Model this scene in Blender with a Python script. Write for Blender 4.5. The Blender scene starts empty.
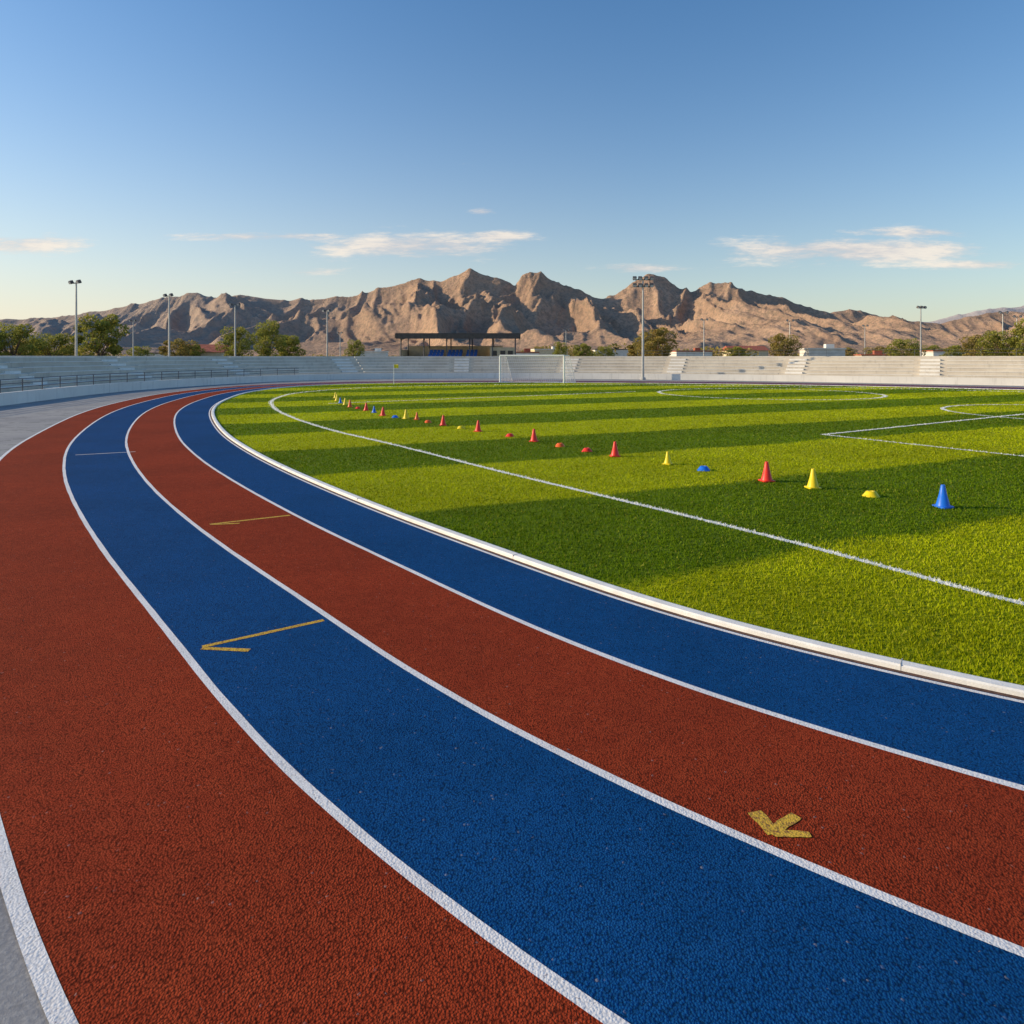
import bpy, bmesh, math, random
import numpy as np
from mathutils import Vector, Matrix
random.seed(7); rng=np.random.default_rng(11)
scene=bpy.context.scene
coll=scene.collection

# ------------------------------------------------------------------ helpers
def link(o): coll.objects.link(o); return o
def mesh_obj(name,verts,faces,mats=(),mi=None,smooth=False,parent=None):
    me=bpy.data.meshes.new(name); me.from_pydata([tuple(map(float,v)) for v in verts],[],faces)
    for m in mats: me.materials.append(m)
    if mi is not None: me.polygons.foreach_set('material_index',mi)
    if smooth: me.polygons.foreach_set('use_smooth',[True]*len(me.polygons))
    me.update(); o=bpy.data.objects.new(name,me); link(o)
    if parent: o.parent=parent
    return o
def empty(name,loc=(0,0,0),rz=0):
    o=bpy.data.objects.new(name,None); o.location=loc; o.rotation_euler=(0,0,rz); o.empty_display_size=.3; return link(o)
class MB:
    def __init__(s): s.v=[];s.f=[];s.m=[]
    def add(s,v,f,m=0):
        b=len(s.v); s.v+= [tuple(p) for p in v]; s.f+=[tuple(i+b for i in q) for q in f]; s.m+=[m]*len(f)
    def box(s,c,d,m=0,rz=0,rx=0):
        hx,hy,hz=d[0]/2,d[1]/2,d[2]/2
        R=Matrix.Rotation(rz,3,'Z')@Matrix.Rotation(rx,3,'X')
        v=[Vector(c)+R@Vector((x,y,z)) for x in(-hx,hx) for y in(-hy,hy) for z in(-hz,hz)]
        s.add(v,[(0,1,3,2),(4,6,7,5),(0,4,5,1),(2,3,7,6),(0,2,6,4),(1,5,7,3)],m)
    def tube(s,a,b,r0,r1,n=8,m=0,cap=True):
        a=Vector(a);b=Vector(b);d=(b-a)
        if d.length<1e-6:return
        d.normalize(); u=d.orthogonal().normalized(); w=d.cross(u)
        v=[];
        for p,r in((a,r0),(b,r1)):
            for i in range(n):
                t=2*math.pi*i/n; v.append(p+u*(r*math.cos(t))+w*(r*math.sin(t)))
        f=[(i,(i+1)%n,n+(i+1)%n,n+i) for i in range(n)]
        if cap: f+= [tuple(range(n-1,-1,-1)),tuple(range(n,2*n))]
        s.add(v,f,m)
    def lathe(s,prof,n=24,m=0,c=(0,0,0)):
        v=[]
        for r,z in prof:
            for i in range(n):
                t=2*math.pi*i/n; v.append((c[0]+r*math.cos(t),c[1]+r*math.sin(t),c[2]+z))
        f=[]
        for k in range(len(prof)-1):
            for i in range(n):
                f.append((k*n+i,k*n+(i+1)%n,(k+1)*n+(i+1)%n,(k+1)*n+i))
        s.add(v,f,m)
    def obj(s,name,mats,smooth=False,parent=None): return mesh_obj(name,s.v,s.f,mats,s.m,smooth,parent)

class NT:
    def __init__(s,tree): s.t=tree; s.n=tree.nodes; s.l=tree.links
    def new(s,typ,**kw):
        n=s.n.new(typ)
        for k,v in kw.items():
            if k=='inp':
                for a,b in v.items():
                    if isinstance(b,bpy.types.NodeSocket): s.l.new(b,n.inputs[a])
                    else: n.inputs[a].default_value=b
            else: setattr(n,k,v)
        return n
    def math(s,op,a,b=None,c=None,clamp=False):
        n=s.new('ShaderNodeMath',operation=op,use_clamp=clamp)
        for i,x in enumerate((a,b,c)):
            if x is None: continue
            if isinstance(x,bpy.types.NodeSocket): s.l.new(x,n.inputs[i])
            else: n.inputs[i].default_value=x
        return n.outputs[0]
    def mix(s,f,a,b,blend='MIX'):
        n=s.new('ShaderNodeMix',data_type='RGBA',blend_type=blend)
        for i,x in ((0,f),(6,a),(7,b)):
            if isinstance(x,bpy.types.NodeSocket): s.l.new(x,n.inputs[i])
            else: n.inputs[i].default_value=x if i==0 else (tuple(x)+(1,))[:4]
        return n.outputs[2]
    def smooth(s,x,a,b,lo=0.,hi=1.):
        n=s.new('ShaderNodeMapRange',interpolation_type='SMOOTHSTEP',inp={0:x,1:a,2:b,3:lo,4:hi}); return n.outputs[0]
    def noise(s,vec,scale,detail=4,rough=.55,out=0):
        n=s.new('ShaderNodeTexNoise',inp={'Vector':vec,'Scale':scale,'Detail':detail,'Roughness':rough}); return n.outputs[out]
    def voro(s,vec,scale,feature='F1'):
        n=s.new('ShaderNodeTexVoronoi',feature=feature,inp={'Vector':vec,'Scale':scale}); return n
    def bump(s,h,strength=.5,dist=.01,nrm=None):
        n=s.new('ShaderNodeBump',inp={'Height':h,'Strength':strength,'Distance':dist})
        if nrm is not None: s.l.new(nrm,n.inputs['Normal'])
        return n.outputs[0]
def material(name,rough=.7,spec=.5,metal=0):
    m=bpy.data.materials.new(name); m.use_nodes=True; t=NT(m.node_tree)
    b=t.n['Principled BSDF']; b.inputs['Roughness'].default_value=rough; b.inputs['Specular IOR Level'].default_value=spec; b.inputs['Metallic'].default_value=metal
    pos=t.new('ShaderNodeNewGeometry').outputs['Position']
    return m,t,b,pos
def simple(name,col,rough=.6,var=.15,scale=3.,bump=.0,spec=.4,metal=0,bscale=60):
    m,t,b,pos=material(name,rough,spec,metal)
    n=t.noise(pos,scale,3)
    f=t.smooth(n,.3,.7)
    c=t.mix(f,[x*(1-var) for x in col],[min(1,x*(1+var)) for x in col])
    t.l.new(c,b.inputs['Base Color'])
    if bump: t.l.new(t.bump(t.noise(pos,bscale,3),bump,.01),b.inputs['Normal'])
    return m

# ------------------------------------------------------------------ materials
def track_mat(name,dark,light,wear):
    m,t,b,pos=material(name,.95,.06)
    v=t.voro(pos,92.)
    big=t.noise(pos,.55,3,.6); mid=t.noise(pos,7,3,.6)
    c=t.mix(t.smooth(big,.3,.7),dark,light)
    c=t.mix(t.math('MULTIPLY',t.smooth(mid,.35,.75),.4),c,wear)
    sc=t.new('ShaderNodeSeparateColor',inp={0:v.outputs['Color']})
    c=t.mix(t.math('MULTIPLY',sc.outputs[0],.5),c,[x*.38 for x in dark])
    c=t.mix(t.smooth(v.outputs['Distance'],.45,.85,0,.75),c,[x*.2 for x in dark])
    c=t.mix(t.smooth(sc.outputs[1],.9965,.9995,0,.3),c,(.40,.37,.35))
    t.l.new(c,b.inputs['Base Color'])
    h=t.math('SUBTRACT',1.,v.outputs['Distance'])
    h=t.math('ADD',h,t.math('MULTIPLY',t.noise(pos,150,2),.7))
    t.l.new(t.bump(h,.8,.006),b.inputs['Normal'])
    return m
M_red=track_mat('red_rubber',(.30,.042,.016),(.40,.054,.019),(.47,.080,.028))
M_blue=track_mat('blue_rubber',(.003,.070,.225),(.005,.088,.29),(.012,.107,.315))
def paint_mat(name,col,under,thr=.30):
    m,t,b,pos=material(name,.8,.15)
    v=t.voro(pos,92.)
    n=t.noise(pos,60,3,.7); n2=t.noise(pos,2.5,3)
    w=t.smooth(n,thr,thr+.12)
    c=t.mix(t.smooth(n2,.3,.7),[x*.88 for x in col],col)
    c=t.mix(w,under,c)
    c=t.mix(t.smooth(v.outputs['Distance'],.5,.9,0,.35),c,[x*.45 for x in col])
    t.l.new(c,b.inputs['Base Color'])
    h=t.math('SUBTRACT',1.,v.outputs['Distance'])
    t.l.new(t.bump(h,.5,.005),b.inputs['Normal'])
    return m
M_line=paint_mat('white_line_paint',(.84,.83,.83),(.38,.33,.33),.29)
M_gold=paint_mat('gold_line_paint',(.74,.46,.06),(.30,.15,.05),.40)
M_kerb=simple('kerb_white',(.84,.82,.78),.5,.08,6,.2)
M_dark=simple('drain_dark',(.10,.05,.035),.8,.3,20)
M_joint=simple('kerb_joint_grey',(.42,.40,.38),.8,.2,20)
Dk=(.165,.265,.004); Lt=(.50,.56,.006)
def turf_mat(name):
    m,t,b,pos=material(name,.8,.1)
    sep=t.new('ShaderNodeSeparateXYZ',inp={0:pos})
    s=t.math('ADD',t.math('MULTIPLY',sep.outputs[0],-.41),t.math('MULTIPLY',sep.outputs[1],.91))
    fr=t.math('FRACT',t.math('DIVIDE',t.math('SUBTRACT',s,5.9-77),7.7))
    tri=t.math('ABSOLUTE',t.math('SUBTRACT',fr,.25)); tri=t.math('MINIMUM',tri,t.math('SUBTRACT',1.,tri))
    f=t.smooth(tri,.235,.265)
    c=t.mix(f,Dk,Lt)
    n=t.noise(pos,60,3,.7)
    c=t.mix(t.smooth(n,.35,.65,0,.5),c,(.07,.11,.005))
    t.l.new(c,b.inputs['Base Color'])
    t.l.new(t.bump(n,1.,.05),b.inputs['Normal'])
    return m
M_turf=turf_mat('turf_ground')
m,t,b,pos=material('grass_blades',.6,.12)
c=t.new('ShaderNodeAttribute',attribute_name='col').outputs['Color']
t.l.new(c,b.inputs['Base Color'])
tr=t.new('ShaderNodeBsdfTranslucent',inp={'Color':c})
mx=t.new('ShaderNodeMixShader',inp={0:.45,1:b.outputs[0],2:tr.outputs[0]})
t.l.new(mx.outputs[0],t.n['Material Output'].inputs[0]); M_blade=m
M_fline=simple('field_line_paint',(.85,.85,.82),.8,.05,20,.4)
m,t,b,pos=material('apron_asphalt',.85,.15)
n1=t.noise(pos,.5,4,.6); n2=t.noise(pos,45,3,.7)
c=t.mix(t.smooth(n1,.3,.7),(.24,.24,.25),(.34,.335,.33)); c=t.mix(t.smooth(n2,.4,.7,0,.5),c,(.45,.44,.43))
c=t.mix(t.smooth(t.noise(pos,1.7,5,.75),.52,.6,0,.45),c,(.15,.145,.14))
t.l.new(c,b.inputs['Base Color']); t.l.new(t.bump(n2,.5,.006),b.inputs['Normal']); M_apron=m
m,t,b,pos=material('dry_ground',.9,.1)
c=t.mix(t.smooth(t.noise(pos,.02,4,.6),.35,.65),(.30,.23,.14),(.16,.16,.07)); c=t.mix(t.smooth(t.noise(pos,.6,4,.7),.4,.7,0,.5),c,(.36,.29,.20))
t.l.new(c,b.inputs['Base Color']); t.l.new(t.bump(t.noise(pos,4,3),.5,.1),b.inputs['Normal']); M_ground=m
def concrete(name,a,bb):
    m,t,b,pos=material(name,.85,.15)
    c=t.mix(t.smooth(t.noise(pos,.45,4,.65),.3,.7),a,bb)
    mp=t.new('ShaderNodeMapping',inp={'Vector':pos,'Scale':(2.2,2.2,.25)}).outputs[0]
    c=t.mix(t.smooth(t.noise(mp,1.4,4,.7),.5,.8,0,.5),c,[x*.55 for x in a])
    t.l.new(c,b.inputs['Base Color']); t.l.new(t.bump(t.noise(pos,25,3),.25,.01),b.inputs['Normal']); return m
M_conc=concrete('stand_concrete',(.56,.50,.42),(.68,.62,.53)); M_white=concrete('white_wall_paint',(.74,.71,.66),(.82,.79,.74))
M_steel=simple('galvanised_steel',(.42,.42,.42),.45,.1,4,metal=.6); M_rail=simple('rail_paint',(.10,.10,.11),.5)
M_lamp=simple('lamp_glass',(.5,.52,.55),.2,.05); M_lampbox=simple('lamp_housing',(.09,.085,.085),.5)
M_roof=simple('roof_sheet',(.07,.062,.055),.6,.2); M_seatblue=simple('seat_blue',(.02,.12,.48),.5); M_beige=simple('beige_plaster',(.68,.55,.37),.8,.1,2,.2)
M_plaster=simple('white_plaster',(.72,.69,.63),.8,.1,1.,.2); M_tile=simple('red_tile',(.40,.12,.07),.8,.25,2,.3); M_glass=simple('window_glass',(.03,.04,.05),.12,.1)
M_bark=simple('bark',(.15,.10,.07),.9,.3,8,.6,bscale=12)
M_goal=simple('goal_paint',(.85,.85,.83),.35,.03); M_net=simple('net_cord',(.80,.80,.80),.8,.05)
def plastic(name,col):
    m,t,b,pos=material(name,.42,.4)
    oc=t.new('ShaderNodeTexCoord').outputs['Object']
    c=t.mix(t.smooth(t.noise(oc,14,4,.7),.4,.75,0,.25),col,[x*.6+.03 for x in col])
    t.l.new(c,b.inputs['Base Color'])
    return m
P={'red':plastic('cone_red',(.85,.04,.02)),'yellow':plastic('cone_yellow',(.88,.66,.01)),'blue':plastic('cone_blue',(.01,.16,.75)),'orange':plastic('cone_orange',(.88,.14,.015))}
def leaf_mat(name,a,bb,c3):
    m,t,b,pos=material(name,.6,.1)
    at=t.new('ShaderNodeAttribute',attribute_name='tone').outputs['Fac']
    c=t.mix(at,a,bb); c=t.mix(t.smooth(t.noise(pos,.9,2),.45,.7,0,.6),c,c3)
    t.l.new(c,b.inputs['Base Color'])
    tr=t.new('ShaderNodeBsdfTranslucent',inp={'Color':c})
    mx=t.new('ShaderNodeMixShader',inp={0:.4,1:b.outputs[0],2:tr.outputs[0]})
    t.l.new(mx.outputs[0],t.n['Material Output'].inputs[0]); return m
M_leafA=leaf_mat('foliage_green',(.12,.15,.03),(.36,.36,.07),(.42,.33,.07))
M_leafB=leaf_mat('foliage_olive',(.16,.15,.045),(.42,.33,.09),(.46,.29,.08))

# ------------------------------------------------------------------ kerb master curve
Kp=np.array([(3.45,4.607),(2.833,4.987),(2.276,5.399),(1.632,5.928),(.869,6.742),(-.14,7.975),(-1.6,9.758),(-4.06,13.09),(-6.34,16.54),(-8.89,20.95),
(-12.98,29.6),(-15.4,36.8),(-17.1,44.9),(-16.7,52.8),(-13.6,57.8),(-7.25,60.4),(4.25,60.6),(16,58.2),(27.2,53.3),(35.2,47.2),(43,40),(48,31),(50,21),(47,10),(40,3),(30,-.6),(20,-.6),(12,1.0),(7,2.75),(5.0,3.72)])
def catmull(P,closed,sp):
    n=len(P); out=[]
    idx=range(n if closed else n-1)
    for i in idx:
        if closed: p0,p1,p2,p3=[P[(i+k-1)%n] for k in range(4)]
        else:
            p1,p2=P[i],P[i+1]; p0=P[i-1] if i>0 else 2*p1-p2; p3=P[i+2] if i+2<n else 2*p2-p1
        a=.5
        t0=0;t1=t0+np.linalg.norm(p1-p0)**a;t2=t1+np.linalg.norm(p2-p1)**a;t3=t2+np.linalg.norm(p3-p2)**a
        m=max(6,int(np.linalg.norm(p2-p1)/.03))
        for t in np.linspace(t1,t2,m,endpoint=False):
            A1=(t1-t)/(t1-t0)*p0+(t-t0)/(t1-t0)*p1;A2=(t2-t)/(t2-t1)*p1+(t-t1)/(t2-t1)*p2;A3=(t3-t)/(t3-t2)*p2+(t-t2)/(t3-t2)*p3
            B1=(t2-t)/(t2-t0)*A1+(t-t0)/(t2-t0)*A2;B2=(t3-t)/(t3-t1)*A2+(t-t1)/(t3-t1)*A3
            out.append((t2-t)/(t2-t1)*B1+(t-t1)/(t2-t1)*B2)
    out.append(P[0] if closed else P[-1]); out=np.array(out)
    s=np.r_[0,np.cumsum(np.linalg.norm(np.diff(out,axis=0),axis=1))]
    k=max(3,int(s[-1]/sp)); q=np.linspace(0,s[-1],k,endpoint=not closed)
    return np.c_[np.interp(q,s,out[:,0]),np.interp(q,s,out[:,1])]
def smooth_closed(C,sig):
    r=int(sig*3); w=np.exp(-.5*(np.arange(-r,r+1)/sig)**2); w/=w.sum()
    E=np.vstack([C[-r:],C,C[:r]])
    return np.c_[np.convolve(E[:,0],w,'valid'),np.convolve(E[:,1],w,'valid')]
def normals(C,closed):
    if closed: T=np.roll(C,-1,0)-np.roll(C,1,0)
    else: T=np.gradient(C,axis=0)
    T/=np.linalg.norm(T,axis=1)[:,None]; return np.c_[-T[:,1],T[:,0]]
K=smooth_closed(catmull(Kp,True,.12),7)
N=normals(K,True)
cx=K.mean(0)
if ((K-cx)*N).sum()<0: N=-N
N=smooth_closed(N,5); N/=np.linalg.norm(N,axis=1)[:,None]
def off(d): return K+N*(d[:,None] if isinstance(d,np.ndarray) else d)
# surveyed lane-line points (metres) -> slowly varying lane widths along the bend
SV={1:[(2.676,3.570),(2.231,3.927),(1.810,4.292),(1.306,4.746),(.691,5.362),(-.110,6.234),(-1.227,7.48),(-3.029,9.757),(-4.531,11.81),(-6.967,15.25),(-9.85,20.14),(-12.74,25.75)],
2:[(1.90,2.525),(1.493,2.915),(1.104,3.30),(.696,3.714),(.174,4.246),(-.522,4.956),(-1.533,6.019),(-2.696,7.307),(-4.1,8.977),(-6.082,11.64),(-8.302,14.96),(-11.1,19.64)],
3:[(.27,2.30),(-.03,2.61),(-.31,2.945),(-.665,3.34),(-1.225,3.947),(-2.368,5.185),(-3.33,6.284),(-4.19,7.307),(-5.61,9.08),(-7.475,11.55),(-9.324,14.15),(-11.35,17.45)],
4:[(-1.561,2.369),(-2.032,2.867),(-2.571,3.43),(-11.78,15.71),(-14.97,22.1)]}
LD={}
kidx=np.arange(len(K))
for k,pts in SV.items():
    xs=[];ds=[]
    for p in pts:
        q=np.hypot(K[:,0]-p[0],K[:,1]-p[1]); i=int(np.argmin(q)); xs.append(i if i<len(K)/2 else i-len(K)); ds.append(q[i])
    o_=np.argsort(xs); xs=np.array(xs)[o_]; ds=np.array(ds)[o_]
    kk=np.where(kidx>len(K)*.6,kidx-len(K),kidx)
    d=np.interp(kk,xs,ds)
    far=np.clip((kk-xs[-1])/250.,0,1); d=d*(1-far)+far*1.26*k
    far=np.clip((xs[0]-20-kk)/250.,0,1); d=d*(1-far)+far*1.26*k
    d2=np.c_[d,d]; LD[k]=smooth_closed(d2,24)[:,0]
def strip(name,d0,d1,z,mat,closed=True,A=None,B=None,parent=None):
    a=off(d0) if A is None else A; b=off(d1) if B is None else B; n=len(a)
    v=[(p[0],p[1],z) for p in a]+[(p[0],p[1],z) for p in b]
    f=[(i,(i+1)%n,n+(i+1)%n,n+i) for i in range(n if closed else n-1)]
    A0=np.array(v[f[0][0]][:2]);A1=np.array(v[f[0][1]][:2]);A2=np.array(v[f[0][2]][:2])
    cr=(A1-A0)[0]*(A2-A1)[1]-(A1-A0)[1]*(A2-A1)[0]
    if cr<0: f=[q[::-1] for q in f]
    return mesh_obj(name,v,f,[mat],parent=parent)
def wob(n,amp,s=1.2):
    w=rng.normal(size=n+8); k=np.exp(-.5*(np.arange(-4,5)/s)**2);k/=k.sum(); return np.convolve(w,k,'valid')*amp
R=5000
gv=[(R*math.cos(a),R*math.sin(a),0) for a in np.linspace(0,2*math.pi,64,endpoint=False)]
mesh_obj('ground',gv,[tuple(range(64))],[M_ground])
strip('asphalt_apron',4.4,13.5,.004,M_apron)
track=empty('running_track')
strip('lane_blue_inner',.06,LD[1],.008,M_blue,parent=track)
strip('lane_red_inner',LD[1],LD[2],.008,M_red,parent=track)
strip('lane_blue_outer',LD[2],LD[3],.008,M_blue,parent=track)
strip('lane_red_outer',LD[3],LD[4]+.03,.008,M_red,parent=track)
for k in range(1,5):
    w=.027 if k<4 else .034
    e1=wob(len(K),.003); e2=wob(len(K),.003)
    strip('lane_line_%d'%k,0,0,.010,M_line,A=off(LD[k]-w+e1),B=off(LD[k]+w+e2),parent=track)
strip('lane_line_inner',.085,.125,.010,M_line,parent=track)
n=len(K)
kb=empty('kerb')
strip('drain_gap',-.02,.075,.0095,M_dark,parent=kb)
prof=[(.030,.008),(.030,.040),(.018,.052),(-.055,.054),(-.085,.045),(-.090,.008)]
v=[];f=[]
for d,z in prof:
    C=off(d); v+=[(p[0],p[1],z) for p in C]
for j in range(len(prof)-1):
    for i in range(n):
        f.append((j*n+i,j*n+(i+1)%n,(j+1)*n+(i+1)%n,(j+1)*n+i))
mesh_obj('kerb_rail',v,f,[M_kerb],parent=kb)
jb=MB()
for i in range(6,n,33):
    p=K[i]+N[i]*(-.03); jb.box((p[0],p[1],.031),(.006,.123,.0475),rz=math.atan2(N[i][1],N[i][0])-math.pi/2)
jb.obj('kerb_joints',[M_joint],parent=kb)
# ------------------------------------------------------------------ track markings
def ribbon(mb,pts,w,z,m=0,step=.04,amp=.003):
    C=catmull(np.array(pts,float),False,step) if len(pts)>2 else np.array([np.array(pts[0])+(np.array(pts[1])-np.array(pts[0]))*t for t in np.linspace(0,1,max(3,int(math.dist(*pts)/step)))])
    Nn=normals(C,False); k=len(C)
    a=C+Nn*(w/2+wob(k,amp))[:,None]; b=C-Nn*(w/2+wob(k,amp))[:,None]
    v=[(p[0],p[1],z) for p in a]+[(p[0],p[1],z) for p in b]
    mb.add(v,[(i,k+i,k+i+1,i+1) for i in range(k-1)],m); return C
mk=MB()
ribbon(mk,[(-1.64,5.945),(-2.448,5.395)],.05,.0100); ribbon(mk,[(-2.44,5.37),(-2.05,5.33)],.05,.0110)
mk.obj('gold_lane_arrow',[M_gold])
mk=MB()
ribbon(mk,[(-3.21,9.88),(-4.14,9.35)],.06,.0100); ribbon(mk,[(-4.12,9.33),(-3.75,9.40)],.05,.0110)
mk.obj('gold_lane_arrow',[M_gold])
mk=MB()
tip=np.array([1.262,3.28]); 
ribbon(mk,[tip,(1.222,3.44)],.07,.0100,step=.015,amp=.006)
ribbon(mk,[tip-np.array([.02,.0]),(1.42,3.41)],.06,.0110,step=.015,amp=.006); ribbon(mk,[tip,(1.43,3.275)],.045,.0120,step=.015,amp=.006)
mk.obj('gold_lane_arrow',[M_gold])
mk=MB(); ribbon(mk,[(-10.2,15.95),(-9.1,16.5)],.05,.0112); mk.obj('lane_start_line',[M_line])

# ------------------------------------------------------------------ football field
fld=[(p[0],p[1],.008) for p in off(-.07)[::4]]
o=mesh_obj('football_field',fld,[tuple(range(len(fld)))],[M_turf])
if o.data.polygons[0].normal.z<0: o.data.flip_normals()
Tp=[(14,1.8),(9.5,3.3),(6.8,4.75),(5.6,5.45),(4.75,6.33),(4.15,7.31),(3.52,8.36),(2.65,9.64),(1.456,11.3),(-.24,13.66),(-2.86,17.5),(-5.73,21.5),(-8.5,26.2),(-11,31.4),(-12.98,37.4),(-13.5,44.5),(-10.1,52.0),(-2.6,56),(7.2,56.5),(19,53.5),(30,47.5),(38,40)]
lm=MB(); LC=[]
LC.append(ribbon(lm,Tp,.10,.012,step=.1,amp=.006))
circ=lambda cx,cy,r,a0=0,a1=360,n=60:[(cx+r*math.cos(math.radians(a)),cy+r*math.sin(math.radians(a))) for a in np.linspace(a0,a1,n)]
LC.append(ribbon(lm,circ(16,43,6.6,-160,200),.13,.016,step=.15,amp=.004))
LC.append(ribbon(lm,[(9.17,20.1),(14.6,11.0)],.10,.016,step=.15,amp=.004))
LC.append(ribbon(lm,[(9.17,20.1),(31,34)],.11,.020,step=.15,amp=.004))
LC.append(ribbon(lm,circ(23.5,27.5,5.2,30,260),.12,.024,step=.15,amp=.004))
LC.append(ribbon(lm,[(-9,33.5),(3,41.5),(8,45)],.10,.020,step=.15,amp=.004))
lm.obj('field_line',[M_fline])
LCa=np.vstack(LC)
def vnoise(x,y,seed):
    r=np.random.default_rng(seed); G=r.uniform(-1,1,(256,256))
    xi=np.floor(x).astype(int);yi=np.floor(y).astype(int);fx=x-xi;fy=y-yi
    fx=fx*fx*fx*(fx*(fx*6-15)+10);fy=fy*fy*fy*(fy*(fy*6-15)+10)
    g=lambda a,b:G[a%256,b%256]
    return (g(xi,yi)*(1-fx)+g(xi+1,yi)*fx)*(1-fy)+(g(xi,yi+1)*(1-fx)+g(xi+1,yi+1)*fx)*fy
def inside(px,py,poly):
    c=np.zeros(len(px),bool); n=len(poly)
    for i in range(n):
        x1,y1=poly[i];x2,y2=poly[(i+1)%n]
        if y1==y2: continue
        m=((y1>py)!=(y2>py)); c^= m&(px<(x2-x1)*(py-y1)/(y2-y1)+x1)
    return c
inn=off(-.11); poly=[]
for i,p in enumerate(inn):
    if (p[1]<22 and p[0]<14 and i%2==0) or i%16==0: poly.append(p)
NB=760000
yy=np.exp(rng.uniform(math.log(3.2),math.log(62),NB)); xx=rng.uniform(-1,1,NB)*(.95*yy+2)
ok=inside(xx,yy,poly); xx=xx[ok];yy=yy[ok]; nb=len(xx)
pd=np.zeros(nb,np.float32)
for i in range(0,nb,20000):
    dx=xx[i:i+20000,None]-LCa[None,:,0];dy=yy[i:i+20000,None]-LCa[None,:,1]
    pd[i:i+20000]=((dx*dx+dy*dy).min(1)<.0035+.00001*yy[i:i+20000]**2)
dist=np.hypot(xx,yy)
ang=rng.uniform(0,math.pi,nb); wd=.0045*(dist/6)*rng.uniform(.7,1.3,nb)+.0015; ht=rng.uniform(.016,.034,nb)*(1+dist*.006)
la=rng.uniform(0,2*math.pi,nb); lean=rng.uniform(.1,.8,nb)*ht
co=np.zeros((nb,3,3),np.float32)
co[:,0,0]=xx-np.cos(ang)*wd;co[:,0,1]=yy-np.sin(ang)*wd;co[:,0,2]=.008
co[:,1,0]=xx+np.cos(ang)*wd;co[:,1,1]=yy+np.sin(ang)*wd;co[:,1,2]=.008
co[:,2,0]=xx+np.cos(la)*lean;co[:,2,1]=yy+np.sin(la)*lean;co[:,2,2]=.008+ht
s=-.41*xx+.91*yy+.22*vnoise(xx/1.4,yy/1.4,1)+.05*vnoise(xx*3,yy*3,2)
fr=((s-5.9)/7.7)%1.0; tri=np.abs(fr-.25); tri=np.minimum(tri,1-tri); f=np.clip((tri-.238)/.024,0,1)[:,None]
D=np.array(Dk);Lc=np.array(Lt)
cb=D*(1-f)+Lc*f
pat=.5+.5*vnoise(xx/2.7,yy/2.7,3); pat2=.5+.5*vnoise(xx*2.2,yy*2.2,4)
cb*= (0.82+.28*pat[:,None])*(.84+.28*pat2[:,None])
tn=rng.uniform(0,1,nb)[:,None]; cb=cb*(1-.5*tn**2)
yel=(rng.uniform(0,1,nb)<.05)[:,None]; cb=np.where(yel,cb*.6+np.array((.24,.20,.03)),cb)
cb=np.where(pd[:,None]>0,np.array((.85,.85,.8)),cb)
def tri_mesh(name,co,k,attrs,mat,col=None):
    nf=len(co); me=bpy.data.meshes.new(name)
    me.vertices.add(nf*k); me.vertices.foreach_set('co',co.reshape(-1).astype(np.float32))
    me.loops.add(nf*k); me.loops.foreach_set('vertex_index',np.arange(nf*k,dtype=np.int32))
    me.polygons.add(nf); me.polygons.foreach_set('loop_start',np.arange(0,nf*k,k,dtype=np.int32))
    me.update(calc_edges=True)
    for an,vals in attrs.items():
        a=me.attributes.new(an,'FLOAT','POINT'); a.data.foreach_set('value',np.repeat(vals,k).astype(np.float32))
    if col is not None:
        a=me.attributes.new('col','FLOAT_COLOR','POINT'); a.data.foreach_set('color',np.repeat(np.c_[col,np.ones(nf)],k,axis=0).astype(np.float32).ravel())
    me.materials.append(mat); return me
me=tri_mesh('grass',co,3,{},M_blade,cb)
link(bpy.data.objects.new('grass',me))

# ------------------------------------------------------------------ stands (bleachers)
Sp=np.array([(-14,4),(-19,13),(-22,22),(-24,32),(-25.9,46),(-23.4,60),(-18.5,68),(-11.7,72),(-1.2,73),(8.8,71),(22.8,65.5),(31.8,60),(40.6,54.3),(50,48),(60,40),(66,28)])
S=catmull(Sp,False,.5); SN=normals(S,False)
if ((S-np.array([10,35]))*SN).sum()<0: SN=-SN
sprof=[(0,.0),(0,.55),(.18,.55),(.18,.40),(1.4,.40)]
d,z=1.4,.40
rows=6
for r in range(rows):
    z+=.31; sprof.append((d,z)); d+=.72; sprof.append((d,z))
sprof+=[(d+.0,z+.12),(d+.2,z+.12),(d+.2,0)]
def sweep(mb,prof,S,SN,i0,i1,m=0,cap=True,dz=0):
    n=i1-i0; k=len(prof); v=[]
    for i in range(i0,i1):
        for d,z in prof:
            p=S[i]+SN[i]*d; v.append((p[0],p[1],z+dz))
    f=[(i*k+j,(i+1)*k+j,(i+1)*k+j+1,i*k+j+1) for i in range(n-1) for j in range(k-1)]
    if cap: f+=[tuple(range(k)),tuple(range((n-1)*k,n*k))[::-1]]
    mb.add(v,f,m)
stand=empty('concrete_bleachers')
sb=MB(); sweep(sb,sprof,S,SN,0,len(S)); sb.obj('terraces',[M_conc],parent=stand)
fw=MB(); sweep(fw,[(-.05,.004),(-.05,.60),(.21,.60),(.21,.553),(-.002,.553),(-.002,.004)],S,SN,0,len(S)); fw.obj('front_wall',[M_white],parent=stand)
st=MB(); ln=len(S)
for i0 in range(8,ln-6,22):
    pr=[(1.2,.403)]; dd,zz=1.2,.403
    for r in range(rows*2):
        zz+=.155; pr.append((dd,zz)); dd+=.36; pr.append((dd,zz))
    pr.append((dd,.403))
    sweep(st,pr,S,SN,i0,i0+4)
st.obj('stair_aisles',[M_white],parent=stand)
pl=MB(); d,z=1.4,.71
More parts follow.
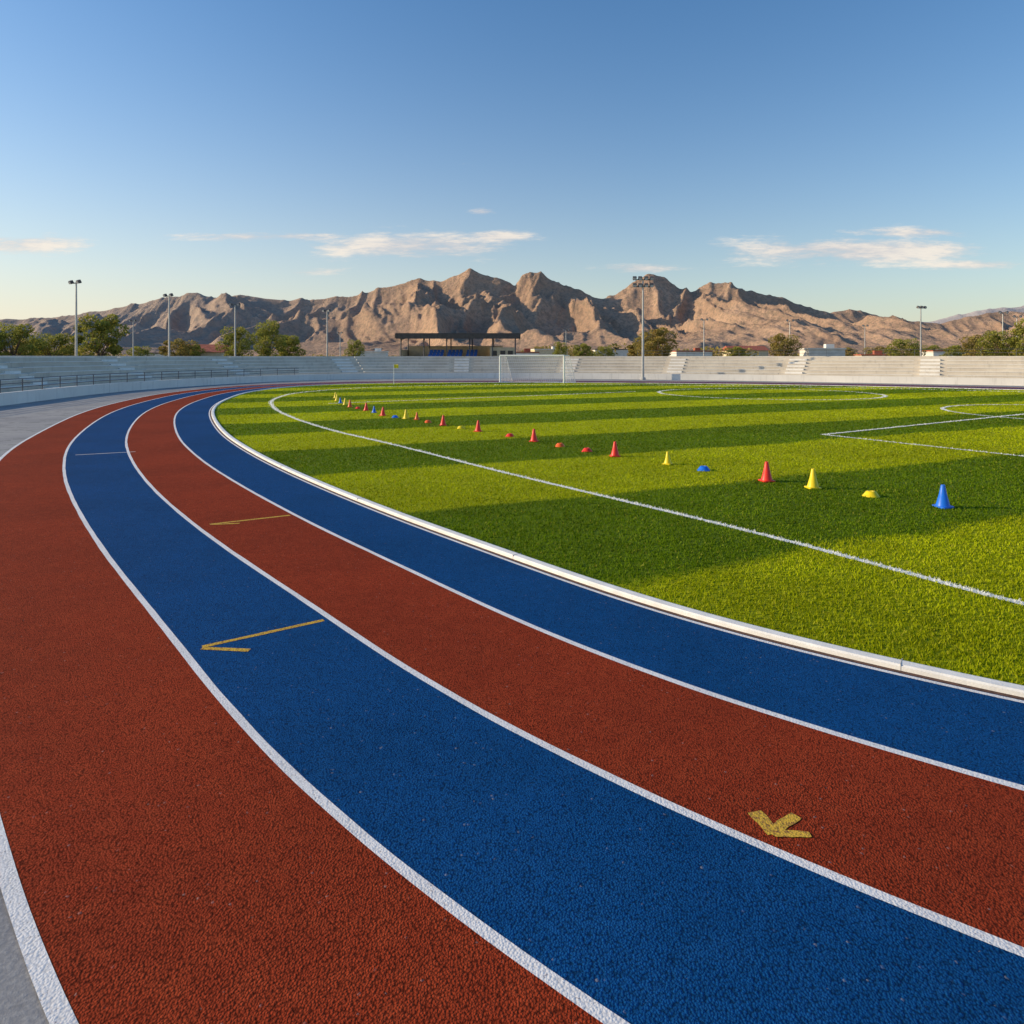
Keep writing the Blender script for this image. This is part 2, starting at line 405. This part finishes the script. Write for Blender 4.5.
for r in range(rows):
    for i0 in range(0,ln-4,22):
        a,b2=(i0+12,min(i0+30,ln))
        if b2-a>2: sweep(pl,[(d-.03,z+.003),(d-.03,z+.055),(d+.26,z+.055),(d+.26,z+.003)],S,SN,a,b2)
    d+=.72;z+=.31
pl.obj('bench_planks',[M_white],parent=stand)
def railing(name,i0,i1,d,z0,h,step,r=.02,mid=2):
    mb=MB()
    pts=[S[i]+SN[i]*d for i in range(i0,i1)]
    for i in range(0,len(pts),step): mb.tube((pts[i][0],pts[i][1],z0),(pts[i][0],pts[i][1],z0+h),r*1.2,r*1.2,6)
    for j in range(mid+1):
        zz=z0+h*(1-j/(mid+1))
        for i in range(0,len(pts)-1,2):
            q=min(i+2,len(pts)-1); mb.tube((pts[i][0],pts[i][1],zz),(pts[q][0],pts[q][1],zz),r,r,5,cap=False)
    return mb.obj(name,[M_rail],parent=None)
nleft=int(np.argmin(np.hypot(S[:,0]+20,S[:,1]-66)))
railing('steel_railing',0,nleft,.08,.60,.62,4,.022,2)
nr=int(np.argmin(np.hypot(S[:,0]-12,S[:,1]-70)))
railing('steel_railing',nr,ln-2,d+.1,z-.2,.62,5,.015,1)

# ------------------------------------------------------------------ covered grandstand
g=empty('covered_grandstand',(-6.4,84,0))
def P_(mb,name,mats): return mb.obj(name,mats,parent=g)
mb=MB(); mb.box((0,-.2,5.02),(14.6,6.6,.16),rx=.04); mb.box((0,-3.55,4.78),(14.6,.10,.66)); mb.box((-7.35,-.2,4.80),(.10,6.5,.55)); mb.box((7.35,-.2,4.80),(.10,6.5,.55))
for x in np.linspace(-7,7,8): mb.box((x,0,4.80),(.1,6.3,.16),rx=.04)
P_(mb,'roof',[M_roof])
mb=MB()
for x in np.linspace(-6.8,6.8,6):
    mb.tube((x,-2.9,0),(x,-2.9,4.6),.08,.07,8); mb.tube((x,2.8,0),(x,2.8,4.8),.08,.07,8)
    mb.tube((x,-2.9,3.9),(x,-1.7,4.75),.04,.04,6)
P_(mb,'posts',[M_rail])
mb=MB()
for r in range(4): mb.box((0,-2.2+r*.95,.75+r*.15),(13.8,.93,1.5+r*.3))
P_(mb,'terrace',[M_conc])
mb=MB()
for r in range(4):
    for i in range(13):
        x=-3.6+i*.46
        if i in(4,9): continue
        y=-2.2+r*.95; z0=1.5+r*.3
        mb.box((x,y,z0+.42),(.38,.36,.05)); mb.box((x,y+.2,z0+.62),(.38,.05,.38),rx=-.15); mb.box((x,y,z0+.2),(.06,.06,.4))
P_(mb,'seats',[M_seatblue])
mb=MB(); mb.box((-.85,3.2,1.9),(12.2,.2,3.6)); mb.box((5.3,.2,2.0),(3.1,5.4,2.9)); mb.box((-6.95,.2,1.6),(.15,5.9,3.2))
P_(mb,'walls',[M_beige])
mb=MB()
for x in(4.3,5.3,6.2): mb.box((x,-2.52,2.75),(.6,.04,.6))
P_(mb,'windows',[M_glass])

# ------------------------------------------------------------------ floodlights
def flood(x,y,h,kind,rz):
    e=empty('floodlight_pole',(x,y,0),rz)
    mb=MB(); mb.tube((0,0,0),(0,0,h),.14,.07,10); mb.lathe([(.0,.25),(.26,.25),(.28,.2),(.28,.0)],10); mb.obj('pole',[M_steel],parent=e)
    hb=MB(); gl=MB()
    if kind=='rack':
        hb.box((0,0,h-.05),(2.0,.1,.1)); hb.box((0,0,h-.75),(1.8,.1,.1)); hb.box((-.7,0,h-.4),(.06,.06,.7)); hb.box((.7,0,h-.4),(.06,.06,.7))
        spots=[(x_,z_) for z_ in(h+.1,h-.6) for x_ in(-.85,-.30,.30,.85)]
    else:
        hb.box((0,0,h),(1.5,.09,.09)); spots=[(-.6,h+.1),(.6,h+.1)] if kind=='two' else [(-.62,h+.1),(0,h+.12),(.62,h+.1)]
    for sx,sz in spots:
        hb.box((sx,-.12,sz),(.36,.26,.30),rx=.5); gl.box((sx,-.20-.07,sz-.10),(.30,.03,.25),rx=.5); hb.tube((sx,0,sz-.15),(sx,0,sz+.1),.025,.025,5)
    hb.obj('lamp_housings',[M_lampbox],parent=e); gl.obj('lamp_glass',[M_lamp],parent=e)
for px,top,Z,kind in [(76,283,66,'two'),(169,296,79,'two'),(235,305,90,'two'),(327,311,104,'two'),(133,321,132,'two'),(340,333,170,'two'),(566,330,170,'two'),(704,320,126,'two'),(790,321,134,'two'),(921,308,98,'three'),(1003,313,108,'two'),(1017,317,118,'two'),(865,326,150,'two')]:
    flood((px-512)/683*Z,Z,2.3+(357-top)/683*Z,kind,random.uniform(-.3,.3)+(.35 if px>512 else -.35))
flood((643-512)/683*68.5,68.5,10.1,'rack',0)
def flag(x,y,h,mat):
    e=empty('corner_flag',(x,y,0)); mb=MB(); mb.tube((0,0,0),(0,0,h),.02,.018,8); mb.obj('pole',[M_goal],parent=e)
    v=[];nx=7
    for i in range(nx):
        t=i/(nx-1); v+=[(t*.4,.04*math.sin(t*5),h-.02-.02*t),(t*.4,.04*math.sin(t*5+.3),h-.32-.03*t)]
    mesh_obj('cloth',v,[(2*i,2*i+1,2*i+3,2*i+2) for i in range(nx-1)],[mat],parent=e)
flag(-9.9,57.2,1.7,P['yellow'])

# ------------------------------------------------------------------ goal
A=Vector((-1.08,61.4,0));B=Vector((4.55,59.8,0)); vdir=(B-A).normalized(); back=Vector((-vdir.y,vdir.x,0)); back=(back+vdir*.35).normalized()
ge=empty('football_goal')
mb=MB(); H=2.42;r=.075
mb.tube(A,A+Vector((0,0,H)),r,r,12); mb.tube(B,B+Vector((0,0,H)),r,r,12); mb.tube(A+Vector((0,0,H)),B+Vector((0,0,H)),r,r,12)
for p in(A,B):
    q=p+back*.9+Vector((0,0,H)); e2=p+back*2.0
    mb.tube(p+Vector((0,0,H)),q,.03,.03,8); mb.tube(q,e2+Vector((0,0,.03)),.03,.03,8); mb.tube(p+Vector((0,0,.03)),e2+Vector((0,0,.03)),.03,.03,8)
mb.tube(A+back*2.0+Vector((0,0,.03)),B+back*2.0+Vector((0,0,.03)),.03,.03,8)
mb.obj('frame',[M_goal],parent=ge)
nt=MB(); L=(B-A).length
def cord(a,b): nt.tube(a,b,.010,.010,3,cap=False)
for i in range(31):
    p=A+vdir*(L*i/30); cord(p+Vector((0,0,H)),p+back*.9+Vector((0,0,H))); cord(p+back*.9+Vector((0,0,H)),p+back*2.0+Vector((0,0,.03)))
for j in range(13):
    t=j/12; o=back*(.9+1.1*t)+Vector((0,0,H-(H-.03)*t)); cord(A+o,B+o)
for j in range(4):
    o=back*(.9*j/4)+Vector((0,0,H)); cord(A+o,B+o)
for p in(A,B):
    for j in range(1,11):
        t=j/11; dpt=.9+1.1*(t); cord(p+Vector((0,0,H*(1-t))),p+back*dpt+Vector((0,0,H*(1-t))))
    for j in range(1,9):
        u=2.0*j/9; top=H if u<.9 else H*(1-(u-.9)/1.1); cord(p+back*u,p+back*u+Vector((0,0,top)))
nt.obj('net',[M_net],parent=ge)

# ------------------------------------------------------------------ training cones
def cone_mesh(col,h):
    mb=MB(); b=h*.33; pts=[]
    for cx,cy,a0 in((1,1,0),(-1,1,90),(-1,-1,180),(1,-1,270)):
        for a in(0,30,60,90):
            t=math.radians(a0+a); pts.append((cx*b*.72+b*.28*math.cos(t),cy*b*.72+b*.28*math.sin(t)))
    n=len(pts); v=[(x,y,0) for x,y in pts]+[(x,y,.018) for x,y in pts]+[(x*.97,y*.97,.024) for x,y in pts]
    f=[(i,(i+1)%n,n+(i+1)%n,n+i) for i in range(n)]+[(n+i,n+(i+1)%n,2*n+(i+1)%n,2*n+i) for i in range(n)]+[tuple(range(2*n,3*n))]
    mb.add(v,f)
    mb.lathe([(h*.29,.0245),(h*.28,.04),(h*.265,.05),(h*.175,h*.5),(h*.17,h*.505),(h*.09,h*.96),(h*.08,h),(h*.05,h),(h*.05,h*.9)],28)
    me=mb.obj('tmp',[P[col]]); d=me.data; bpy.data.objects.remove(me)
    d.polygons.foreach_set('use_smooth',[p.center.z>.026 for p in d.polygons]); d.name='training_cone_'+col; return d
def disc_mesh(col):
    mb=MB(); mb.lathe([(.135,.0),(.138,.006),(.125,.012),(.10,.045),(.075,.078),(.06,.088),(.042,.09),(.036,.084),(.036,.07)],28)
    me=mb.obj('tmp',[P[col]],True); d=me.data; bpy.data.objects.remove(me); d.name='disc_cone_'+col; return d
cache={}
def put(kind,col,x,y,h=.34):
    key=(kind,col,h)
    if key not in cache: cache[key]=cone_mesh(col,h) if kind=='c' else disc_mesh(col)
    o=bpy.data.objects.new('training_cone' if kind=='c' else 'disc_cone',cache[key]); o.location=(x,y,.014 if kind=='c' else .010); o.rotation_euler=(random.uniform(-.02,.02),random.uniform(-.02,.02),random.uniform(0,1.5)); link(o)
for k in [('c','blue',6.565,10.40),('d','yellow',5.90,11.22),('c','yellow',5.245,11.90),('c','red',4.69,12.57,.36),('d','blue',3.87,13.78),('c','yellow',3.32,14.55,.27),('c','red',2.37,15.71),('d','red',1.816,16.54),('d','orange',1.227,17.46),
 ('c','red',.595,18.48),('d','red',-.06,19.64),('c','red',-1.04,20.95),('d','yellow',-1.63,21.8),('c','red',-2.3,22.8),('d','orange',-2.93,23.8),('c','orange',-3.47,24.9,.27),('c','yellow',-3.93,25.3),('d','blue',-4.41,25.75),('c','red',-5.03,26.6),
 ('c','blue',-5.67,28.05,.27),('c','red',-6.22,29.1),('d','red',-6.81,30.2),('c','orange',-7.38,31.1),('c','yellow',-7.92,32.4),('c','blue',-8.5,33.8,.27),('c','yellow',-9.15,35.7),('c','yellow',-9.8,37.9)]: put(*k)

# ------------------------------------------------------------------ trees
def leaf_quads(cent,rad,n,size,r):
    ci=r.integers(0,len(cent),n); u=r.normal(size=(n,3)); u/=np.linalg.norm(u,axis=1)[:,None]
    rr=r.uniform(.45,1.0,n)**.6
    c=cent[ci]+u*rr[:,None]*rad[ci][:,None]*np.array([1,1,.75])
    a=r.normal(size=(n,3)); a/=np.linalg.norm(a,axis=1)[:,None]; b=np.cross(a,r.normal(size=(n,3))); b/=np.linalg.norm(b,axis=1)[:,None]
    s=size*r.uniform(.6,1.4,n)[:,None]
    co=np.stack([c-a*s,c-b*s*.55,c+a*s,c+b*s*.55],1)
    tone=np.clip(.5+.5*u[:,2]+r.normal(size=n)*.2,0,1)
    return co,tone
def tree_mesh(name,h,w,mat,seed,nl=4800,size=.15,low=.22):
    r=np.random.default_rng(seed); mb=MB()
    th=h*.45; top=Vector((r.normal()*.15,r.normal()*.15,th))
    mb.tube((0,0,0),top*.5,h*.035,h*.027,8); mb.tube(top*.5,top,h*.027,h*.018,8)
    cent=[];rad=[]
    nc=16
    for i in range(nc):
        a=i*2.4+r.uniform(-.4,.4); zz=h*(low+.1+(.86-low)*((i+.5)/nc)**.9); 
        prof=math.sin(math.pi*min(1,max(.12,(zz/h-low)/(1.05-low))))**.6
        rr=w*.5*prof*r.uniform(.35,.85)
        p=Vector((rr*math.cos(a),rr*math.sin(a),zz)); start=top*r.uniform(.5,1.)
        mid=(start+p)*.5+Vector((0,0,.1*h*r.uniform(0,.6)))
        mb.tube(start,mid,h*.012,h*.008,5,cap=False); mb.tube(mid,p,h*.008,h*.003,5,cap=False)
        cent.append(p); rad.append(w*r.uniform(.12,.22))
    cent=np.array(cent);rad=np.array(rad)
    co,tone=leaf_quads(cent,rad,nl,size,r)
    nv=len(mb.v); nf=len(mb.f)
    verts=mb.v+[tuple(p) for p in co.reshape(-1,3)]
    faces=mb.f+[(nv+4*i,nv+4*i+1,nv+4*i+2,nv+4*i+3) for i in range(nl)]
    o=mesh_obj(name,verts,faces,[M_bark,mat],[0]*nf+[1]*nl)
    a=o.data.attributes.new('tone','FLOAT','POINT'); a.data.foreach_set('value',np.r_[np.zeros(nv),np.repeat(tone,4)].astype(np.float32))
    d=o.data; bpy.data.objects.remove(o); return d
TM=[tree_mesh('tA',7,6,M_leafA,1),tree_mesh('tB',7,7.2,M_leafA,2),tree_mesh('tC',7,6.4,M_leafB,3),tree_mesh('tD',7,5.2,M_leafB,4)]
def tree(px,top,Z,wpx,k):
    h=2.3+(357-top)/683*Z; w=wpx/683*Z
    o=bpy.data.objects.new('broadleaf_tree',TM[k]); base=[6,7.2,6.4,5.2][k]
    o.location=((px-512)/683*Z,Z,0); o.scale=(w/base,w/base,h/7); o.rotation_euler=(0,0,random.uniform(0,6)); link(o)
for a in [(99,316,86,50,0),(12,326,80,52,1),(52,335,88,54,1),(30,340,95,40,2),(-25,325,80,60,0),(70,345,110,30,2),(178,340,110,36,2),(190,345,125,28,0),(236,329,105,36,1),(268,323,112,36,1),(288,336,118,32,0),(355,341,140,20,1),(560,343,140,18,1),(582,344,150,22,0),
 (657,329,110,44,2),(640,343,125,30,3),(783,335,118,34,2),(905,340,112,36,1),(880,347,140,30,2),(982,336,100,42,2),(1000,332,96,42,1),(1035,320,92,46,0),(958,346,130,30,0),(140,347,140,24,1),(540,347,190,22,2),(605,347,180,22,1),(735,347,180,26,0),(845,348,190,26,2),(930,346,170,28,1)]: tree(*a)
r=np.random.default_rng(5); nC=900
ys=r.uniform(190,420,nC); xs=r.uniform(-1.15,1.15,nC)*ys; rad=r.uniform(1.2,2.8,nC); hz=r.uniform(.5,1.,nC)*rad*1.3+.6
hz*=np.clip(.7+.5*np.sin(xs*.03+1)+.3*np.sin(xs*.011),.5,1.5)
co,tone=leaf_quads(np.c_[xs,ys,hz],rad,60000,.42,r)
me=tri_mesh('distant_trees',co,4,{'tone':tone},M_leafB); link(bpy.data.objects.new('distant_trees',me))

# ------------------------------------------------------------------ houses
def house(px,Z,w,h,d,wall,roof,rz=0,flat=False):
    g=empty('plastered_house',((px-512)/683*Z,Z,0),rz)
    mb=MB(); mb.box((0,0,h/2),(w,d,h)); mb.obj('walls',[wall],parent=g)
    mb=MB()
    if flat:
        mb.box((0,0,h+.12),(w+.3,d+.3,.24)); mb.box((w*.2,0,h+.6),(1.4,1.2,.7)); 
    else:
        W=w/2+.4;D=d/2+.4;t=1.5
        mb.add([(-W,-D,h),(W,-D,h),(W,D,h),(-W,D,h),(-W,0,h+t),(W,0,h+t)],[(0,1,5,4),(2,3,4,5),(0,4,3),(1,2,5),(3,2,1,0)])
    mb.obj('roof',[roof],parent=g)
    mb=MB(); fr=MB(); n=max(2,int(w/2.6))
    for fl in range(max(1,int(h/2.8))):
        for i in range(n):
            x=-w/2+(i+.5)*w/n; mb.box((x,-d/2-.02,1.7+fl*2.8),(1.0,.06,1.1)); fr.box((x,-d/2-.05,1.08+fl*2.8),(1.2,.12,.1))
    mb.obj('windows',[M_glass],parent=g); fr.obj('sills',[M_white],parent=g)
    mb=MB(); mb.box((w*.5-.9,-d/2-.03,1.0),(.9,.07,2.0)); mb.obj('door',[M_rail],parent=g)
house(208,130,6.5,3.2,6,M_beige,M_tile,.15); house(160,150,8,3.0,6,M_plaster,M_roof,-.1,True); house(372,160,7,3.4,6,M_plaster,M_plaster,.1,True)
house(520,150,8,3.2,6,M_plaster,M_tile,.0,True); house(548,185,9,4.2,7,M_beige,M_plaster,.2,True); house(822,120,6,3.6,5,M_plaster,M_plaster,-.1,True)
house(872,135,5,2.6,5,M_beige,M_tile,-.2,True); house(690,170,9,3.6,6,M_plaster,M_tile,.1,True); house(610,210,10,4.5,7,M_plaster,M_roof,0,True); house(745,215,12,4.3,7,M_beige,M_tile,.1); house(945,160,8,3.6,6,M_plaster,M_tile,-.1,True)

# ------------------------------------------------------------------ mountains
def ridged(x,y,seed,octv=6,lac=2.05,gain=.5):
    s=0;a=1;tot=0;prev=1
    for o in range(octv):
        n=1-np.abs(vnoise(x,y,seed+o))*1.15; n=np.clip(n,0,1)**1.5
        s=s+n*a*prev; tot+=a; prev=np.clip(n*1.6,0,1); x=x*lac+17;y=y*lac+9;a*=gain
    return s/tot
prof=np.array([(-900,318),(-600,300),(-350,312),(-150,318),(0,320),(60,317),(110,309),(165,298),(190,293),(215,298),(240,292),(265,297),(290,300),(320,297),(345,296),(365,292),(395,284),(420,276),(440,282),(455,276),(470,269),(485,272),(500,276),(515,284),(530,269),(545,273),(560,283),(590,296),(606,299),(630,284),(650,274),(665,275),(680,287),(690,292),(705,283),(725,281),(745,290),(775,296),(800,305),(830,313),(850,308),(880,316),(905,321),(940,324),(970,317),(1000,311),(1030,314),(1150,305),(1350,320),(1600,312),(2000,325)],float)
def mountain(name,D,W,x0,x1,nx,ny,pf,mat,seed,back=500,sc=1.):
    X=np.linspace(x0,x1,nx); t=np.r_[np.linspace(1.0,0,ny),np.linspace(-.04,-1,30)]
    XX,TT=np.meshgrid(X,t)
    Yr=D+60*vnoise(XX/330,XX*0+3.3,seed+50)
    YY=np.where(TT>=0,Yr-TT*W,Yr-TT*back)
    U0=512+683*XX/Yr
    T=np.clip(TT,0,1)
    wx=vnoise(XX/220,YY/220,seed+70)*60; wy=vnoise(XX/220,YY/220,seed+80)*60
    Pm=np.clip(np.interp(U0+vnoise(XX/110,YY/110,seed+60)*16*np.clip(TT*3,0,1),pf[:,0],(357-pf[:,1])/683),0.0005,1)*Yr
    rg=ridged((XX+wx+(YY-D)*.25)/(150*sc),(YY+wy)/(520*sc),seed,6,gain=.46); rg2=ridged((XX-wy)/(48*sc),(YY+wx)/(110*sc),seed+20,5,gain=.5)
    rn=np.clip((rg-.25)/.5,0,1.1)
    env=np.where(TT>=0,(1-T)**1.05,(1+np.minimum(TT,0))**1.3)
    amp=np.clip(T*4.5,0,1)
    hgt=Pm*env*(1-amp*.55*(1-rn)) + Pm*.15*np.clip(T*9,0,1)*np.clip((1-T)*1.6,0,1)*(rg2-.5)
    hgt+=2.3*(T<.02)+(rg2-.5)*Pm*.08*(1-T)*(1-amp)
    hgt=np.maximum(hgt,-2)
    hgt=np.where(TT>.985,-3,hgt)
    nyy=len(t); v=np.stack([XX,YY,hgt],-1).reshape(-1,3)
    ii,jj=np.meshgrid(np.arange(nyy-1),np.arange(nx-1),indexing='ij'); a=(ii*nx+jj).ravel()
    q=np.stack([a,a+1,a+nx+1,a+nx],1).astype(np.int32)
    me=bpy.data.meshes.new(name); me.vertices.add(len(v)); me.vertices.foreach_set('co',v.astype(np.float32).ravel())
    me.loops.add(q.size); me.loops.foreach_set('vertex_index',q.ravel()); me.polygons.add(len(q)); me.polygons.foreach_set('loop_start',np.arange(0,q.size,4,dtype=np.int32))
    me.update(calc_edges=True); me.materials.append(mat); me.polygons.foreach_set('use_smooth',[True]*len(q))
    return link(bpy.data.objects.new(name,me))
def rock(name,a,bb,c3,bd=8,f3=.75,haze_col=(.46,.40,.36)):
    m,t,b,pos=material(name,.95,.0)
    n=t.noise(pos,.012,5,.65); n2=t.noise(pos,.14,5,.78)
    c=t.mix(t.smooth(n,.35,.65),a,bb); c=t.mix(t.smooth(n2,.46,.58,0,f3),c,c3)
    px=t.new('ShaderNodeSeparateXYZ',inp={0:pos}).outputs[0]      # aerial haze painted into the rock colour, stronger towards the left end
    c=t.mix(t.smooth(px,-100,-900,0,.6),c,haze_col)
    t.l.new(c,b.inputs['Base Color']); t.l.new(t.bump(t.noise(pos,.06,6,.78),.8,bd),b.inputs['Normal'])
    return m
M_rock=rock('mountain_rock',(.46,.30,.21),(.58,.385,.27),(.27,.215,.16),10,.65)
M_rock2=rock('far_mountain_rock',(.52,.47,.46),(.58,.52,.50),(.46,.43,.44),6,.5)  # pale greyish base colours have the far range's distance haze painted in
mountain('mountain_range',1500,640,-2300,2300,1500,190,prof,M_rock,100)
pf2=np.array([(-1200,300),(-400,306),(-100,316),(0,320),(100,315),(200,305),(300,302),(400,300),(700,312),(850,318),(930,321),(985,309),(1024,306),(1100,300),(1400,305),(2200,315)],float)
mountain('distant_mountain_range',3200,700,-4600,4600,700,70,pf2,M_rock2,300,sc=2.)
pf3=np.array([(-1200,349),(0,350),(120,347),(260,350),(400,351),(560,349),(700,351),(900,350),(1024,348),(2200,349)],float)
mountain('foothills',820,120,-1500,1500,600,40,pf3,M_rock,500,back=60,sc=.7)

# ------------------------------------------------------------------ light, sky
EL=math.radians(19); AZ=math.radians(-86)   # azimuth from +Y, towards -X
sd=Vector((math.sin(AZ)*math.cos(EL),math.cos(AZ)*math.cos(EL),math.sin(EL)))
L=bpy.data.lights.new('sun','SUN'); L.energy=5.0; L.angle=math.radians(.5); L.color=(1,.80,.52)
lo=bpy.data.objects.new('sun',L); lo.rotation_euler=(-sd).to_track_quat('-Z','Y').to_euler(); link(lo)
w=bpy.data.worlds.new('World'); scene.world=w; w.use_nodes=True; t=NT(w.node_tree); bg=t.n['Background']
sky=t.new('ShaderNodeTexSky',sky_type='NISHITA'); sky.sun_disc=False; sky.sun_elevation=EL; sky.sun_rotation=AZ%(2*math.pi); sky.air_density=1.2; sky.dust_density=.8; sky.ozone_density=3.2; sky.altitude=0
gen=t.new('ShaderNodeTexCoord').outputs['Generated']
sp=t.new('ShaderNodeSeparateXYZ',inp={0:gen}); X,Y,Zz=sp.outputs
ym=t.math('MAXIMUM',Y,.05); u=t.math('DIVIDE',X,ym); v_=t.math('DIVIDE',Zz,ym)
cv=t.new('ShaderNodeCombineXYZ',inp={0:t.math('MULTIPLY',u,3.4),1:t.math('MULTIPLY',v_,18.),2:.37}).outputs[0]
nz=t.noise(cv,2.0,8,.68)
def blob(cx,cy,sx,sy,amp=1):
    a=t.math('DIVIDE',t.math('SUBTRACT',u,cx),sx);b=t.math('DIVIDE',t.math('SUBTRACT',v_,cy),sy)
    e=t.math('ADD',t.math('MULTIPLY',a,a),t.math('MULTIPLY',b,b)); return t.math('MULTIPLY',t.math('POWER',2.718,t.math('MULTIPLY',e,-1.)),amp)
bl=[blob(-.14,.162,.20,.026,1.5),blob(-.36,.176,.18,.010,1.4),blob(-.02,.176,.07,.014,1.4),blob(.50,.155,.26,.026,1.6),blob(.19,.130,.09,.010,1.4),blob(-.04,.212,.04,.009,1.4),blob(.60,.182,.16,.012,1.4),blob(-.72,.165,.14,.022,1.35),blob(-.3,.125,.12,.008,1.1),blob(.68,.135,.12,.012,1.3)]
mk_=bl[0]
for q in bl[1:]: mk_=t.math('MAXIMUM',mk_,q)
cl=t.smooth(t.math('ADD',nz,t.math('MULTIPLY',t.math('SUBTRACT',mk_,1.),.27)),.42,.68,0,.85)
cl=t.math('MULTIPLY',cl,t.smooth(Y,.05,.2))
cc=t.mix(t.smooth(nz,.40,.66),(4.5,4.2,4.2),(6.5,5.8,5.0))
hs=t.new('ShaderNodeHueSaturation',inp={'Saturation':1.22,'Color':sky.outputs[0]}).outputs[0]
hs=t.mix(1.0,hs,(.86,1.0,1.10),'MULTIPLY')
# dusty air low over the horizon, thicker towards the sun
zc=t.math('MAXIMUM',Zz,0.)
hz=t.math('MULTIPLY',t.math('POWER',2.718,t.math('MULTIPLY',zc,-6.3)),t.math('ADD',.66,t.math('MULTIPLY',t.math('MAXIMUM',t.math('MULTIPLY',X,-1.),-.2),.5)),clamp=True)
c=t.mix(hz,hs,(6.3,5.5,4.6))
c=t.mix(cl,c,cc)
t.l.new(c,bg.inputs['Color']); bg.inputs['Strength'].default_value=.15

# ------------------------------------------------------------------ camera
cam=bpy.data.cameras.new('camera'); cam.lens=24.0; cam.sensor_width=36; cam.shift_y=-.1514; cam.clip_end=20000; cam.clip_start=.05
co_=bpy.data.objects.new('camera',cam); co_.location=(0,0,2.3); co_.rotation_euler=(math.radians(90),0,0); link(co_); scene.camera=co_
scene.view_settings.view_transform='Standard'; scene.view_settings.look='None'; scene.view_settings.exposure=0
